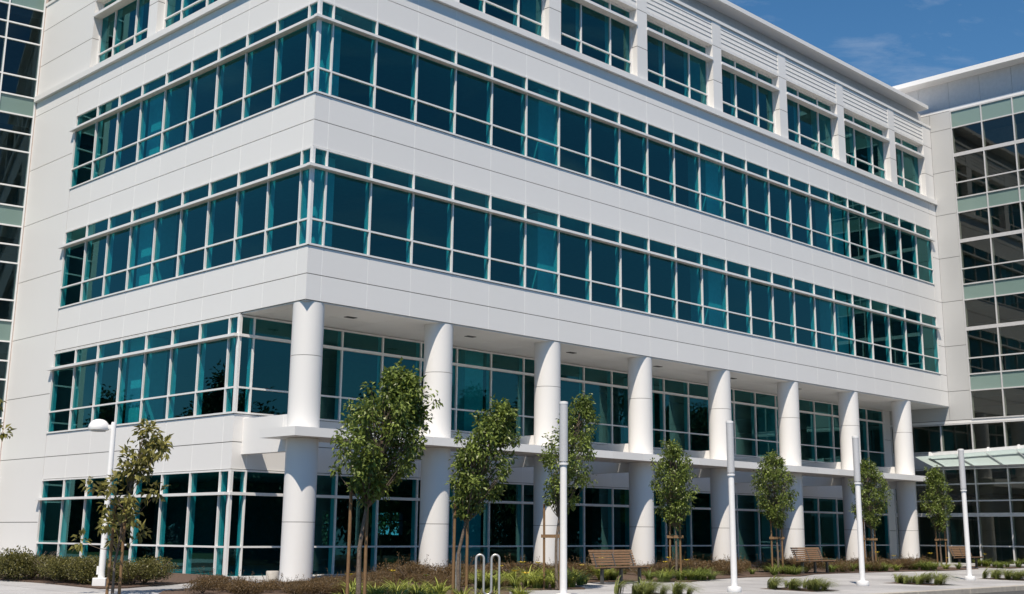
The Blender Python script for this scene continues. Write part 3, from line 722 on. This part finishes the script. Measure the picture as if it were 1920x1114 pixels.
def bench():
    root = empty('park_bench'); L = .90
    bk = MB()
    for k in range(6):
        z = .50+k*.068; y = .20+.028*k
        bk.obox((0,y,z), (L,0,0), (0,.014,.0), (0,.010,.027), random.random())
    bk.build('backrest', M['wood'], root, bevel=.004)
    st = MB()
    for k in range(6): st.obox((0,-.30+k*.082,.435-.006*k), (L,0,0), (0,.034,0), (0,0,.016))
    st.build('seat', M['wood'], root, bevel=.004)
    for x in (-.78, 0, .78):
        mb = MB(); mb.obox((x,-.06,.40), (.022,0,0), (0,.27,0), (0,0,.017)); mb.obox((x,-.03,.195), (.03,0,0), (0,.04,0), (0,0,.187)); mb.obox((x,.225,.58), (.02,0,0), (0,.016,0), (0,.075,.20)); mb.obox((x,-.03,.006), (.06,0,0), (0,.09,0), (0,0,.006))
        mb.build('leg', M['legmetal'], root)
    return root
b0 = bench()
for i, (x, y, l) in enumerate(((7.65,-4.25,'slatted wooden bench left of the oval tree, nearest of the three'), (19.45,-3.0,'slatted wooden bench between the second and third light columns'), (32.1,-2.55,'slatted wooden bench behind the fourth light column by the entrance wing'))):
    o = b0 if i == 0 else copy_tree(b0); o.location = (x,y,gz(y)+.012); tag(o, l, 'bench', 'wooden benches along the bed')
def bike_rack():
    root = empty('bike_rack'); pts = []
    w, h, r = .155, .90, .07
    p = [(-2.0*r*2+.0,0,0)]
    pts = [(-3*w/2,0,-.05),(-3*w/2,0,h-r)]
    def arc(cx, cz, a0, a1, n=8): return [(cx+w/2*cos(a0+(a1-a0)*i/n), 0, cz+w/2*sin(a0+(a1-a0)*i/n)) for i in range(1, n+1)]
    pts += arc(-w, h-r, pi, 0); pts += [(-w/2,0,.22)]; pts += arc(0, .22, pi, 2*pi); pts += [(w/2,0,h-r)]; pts += arc(w, h-r, pi, 0); pts += [(3*w/2,0,-.05)]
    mb = MB(); mb.tube(pts, .023, 12); mb.build('rack_tube', M['steel'], root)
    for x in (-3*w/2, 3*w/2):
        f = MB(); f.lathe([(.055,0),(.055,.012)], (x,0,0), 20); f.build('foot_flange', M['steel'], root)
    return root
k0 = bike_rack()
k0.location = (-1.16,-8.24,gz(-8.24)+.03); k0.rotation_euler = (0,0,radians(-38)); tag(k0, 'wavy stainless steel bike rack right of the slanting tree', 'bike rack', 'bike racks in the bed')
k1 = copy_tree(k0); k1.location = (-.95,-7.15,gz(-7.1)+.03); k1.rotation_euler = (0,0,radians(40)); tag(k1, 'steel bike rack half hidden behind the stakes of the slanting tree', 'bike rack', 'bike racks in the bed')
bn = empty('concrete_bin', (-1.30,-1.05,gz(-1.05))); tag(bn, 'squat round concrete bin at the foot of the corner column', 'bin')
mb = MB(); mb.lathe([(.135,0),(.15,.01),(.15,.33),(.14,.345),(.115,.345),(.11,.30)], seg=32); mb.build('bin_body', M['conc_bin'], bn)
mb = MB(); mb.lathe([(.108,.30),(.108,.335)], seg=28); mb.build('lid', M['dark'], bn)

# ------------------------------------------------------------------ trees across the road, mirrored in the windows
def far_tree(name, seed, H, wid, conical):
    prof = (lambda t: 1.05-.95*t) if conical else None
    return tree(name, (0,0,0), H, H*.03, wid, 0, 'dark tree across the road, mirrored in the windows', clumps=150, per=110, LL=.45, lm='leaf_far', prof=prof, seed=seed, tr=.22, crad=wid*.16)
fp = [far_tree('background_tree', 71, 14, 7.5, True), far_tree('background_tree', 72, 11, 8.5, False)]
random.seed(3)
fpos = [(38,-34,0),(46,-30,1),(53,-36,0),(61,-33,1),(33,-42,1),(70,-38,0),(78,-30,1),(44,-44,1),(86,-36,0),(58,-24,1),
        (-20,46,1),(-27,40,1),(-15,55,1),(-33,50,0),(-22,62,1),(-10,66,1),(-38,34,1),(-30,28,1),(16,40,1),(24,44,1),(8,46,1),(30,41,0),(36,43,1),(41,40,1),(-24,36,1),(-24,41,0),(-21,50,1),(-25,56,1),(-19,60,0),(-26,47,1),(-17,66,1),(-28,62,1),(-31,42,1),(-35,30,1),(20,-40,1),(27,-38,1),(50,-42,0),(66,-46,1),(36,-50,1)]
for i, (x, y, k) in enumerate(fpos):
    o = fp[k] if (i == 0 and k == 0) or (i == 1) else copy_tree(fp[k])
    o.location = (x,y,.2); s = random.uniform(.75,1.15); o.scale = (s,s,s); o.rotation_euler = (0,0,random.uniform(0,6.28))
    if y > 0: o.scale = (s*.8,s*.8,s*.78)
    o['group'] = 'trees across the road'

# ------------------------------------------------------------------ light, sky, camera
DV = Vector((.46,.345,-1)).normalized()           # the way sunlight travels
sun = bpy.data.lights.new('sun', 'SUN'); sun.energy = 5.0; sun.angle = radians(.53); sun.color = (1,.885,.745)
so = bpy.data.objects.new('sun', sun); COL.objects.link(so); so.rotation_euler = DV.to_track_quat('-Z','Y').to_euler(); so.location = (-30,-30,60)
elev = math.asin(-DV.z); az = math.atan2(-DV.x, -DV.y)      # compass angle from +Y towards +X
w = bpy.data.worlds.new('World'); S.world = w; w.use_nodes = True; nt = w.node_tree
bg = nt.nodes['Background']; bg.inputs[1].default_value = .085
sky = nt.nodes.new('ShaderNodeTexSky'); sky.sky_type = 'NISHITA'; sky.sun_disc = False; sky.sun_elevation = elev; sky.sun_rotation = az
sky.altitude = 0; sky.air_density = 1.0; sky.dust_density = .3; sky.ozone_density = 3.0
tc = nt.nodes.new('ShaderNodeTexCoord'); mp = nt.nodes.new('ShaderNodeMapping'); mp.inputs['Scale'].default_value = (2.2,2.2,7); mp.inputs['Rotation'].default_value = (0,.25,.6); mp.inputs['Location'].default_value = (.35,.1,.2)
nz = nt.nodes.new('ShaderNodeTexNoise'); nz.inputs['Scale'].default_value = 2.1; nz.inputs['Detail'].default_value = 8; nz.inputs['Roughness'].default_value = .6; nz.inputs['Distortion'].default_value = .6
link(nt, tc.outputs['Generated'], mp.inputs[0]); link(nt, mp.outputs[0], nz.inputs['Vector'])
cr = nt.nodes.new('ShaderNodeValToRGB'); cr.color_ramp.elements[0].position = .535; cr.color_ramp.elements[0].color = (0,0,0,1); cr.color_ramp.elements[1].position = .85; cr.color_ramp.elements[1].color = (.5,.5,.5,1)
link(nt, nz.outputs['Fac'], cr.inputs[0])
mxc = nt.nodes.new('ShaderNodeMix'); mxc.data_type = 'RGBA'; mxc.inputs[7].default_value = (7.0,7.4,8.0,1)
sm = nt.nodes.new('ShaderNodeMix'); sm.data_type = 'RGBA'; sm.blend_type = 'MULTIPLY'; sm.inputs[0].default_value = 1; sm.inputs[7].default_value = (.30,.74,1.0,1); link(nt, sky.outputs[0], sm.inputs[6])
sx = nt.nodes.new('ShaderNodeSeparateXYZ'); link(nt, tc.outputs['Generated'], sx.inputs[0])
hr = nt.nodes.new('ShaderNodeValToRGB'); he = hr.color_ramp.elements; he[0].position = 0; he[0].color = (.6,.6,.6,1); he[1].position = .75; he[1].color = (0,0,0,1)
k = he.new(.22); k.color = (.22,.22,.22,1); k = he.new(.45); k.color = (.05,.05,.05,1); link(nt, sx.outputs[2], hr.inputs[0])
hm = nt.nodes.new('ShaderNodeMix'); hm.data_type = 'RGBA'; hm.inputs[7].default_value = (3.0,4.6,6.0,1); link(nt, hr.outputs[0], hm.inputs[0]); link(nt, sm.outputs[2], hm.inputs[6])
link(nt, cr.outputs[0], mxc.inputs[0]); link(nt, hm.outputs[2], mxc.inputs[6]); link(nt, mxc.outputs[2], bg.inputs[0])

cam = bpy.data.cameras.new('camera'); co = bpy.data.objects.new('camera', cam); COL.objects.link(co); S.camera = co
yaw, pit, rol = radians(44.14218405), radians(12.91878811), radians(.40425096)
f = Vector((cos(yaw)*cos(pit), sin(yaw)*cos(pit), sin(pit))); r = Vector((sin(yaw),-cos(yaw),0)); u = r.cross(f)
r2 = r*cos(rol)+u*sin(rol); u2 = -r*sin(rol)+u*cos(rol)
mw = Matrix((r2, u2, -f)).transposed().to_4x4(); mw.translation = (-18.749,-26.499,1.8065); co.matrix_world = mw
cam.sensor_width = 36; cam.lens = 2316.88/1920*36; cam.shift_x = (960-998.99)/1920; cam.shift_y = (469.9-557)/1920
cam.clip_end = 2000; cam.clip_start = .1
S.view_settings.view_transform = 'Standard'; S.view_settings.look = 'None'; S.view_settings.gamma = 1; S.view_settings.exposure = .3
S.render.engine = 'CYCLES'
S.cycles.max_bounces = 8; S.cycles.transparent_max_bounces = 16; S.cycles.caustics_reflective = False; S.cycles.caustics_refractive = False
S.cycles.sample_clamp_indirect = 4; S.cycles.use_denoising = True
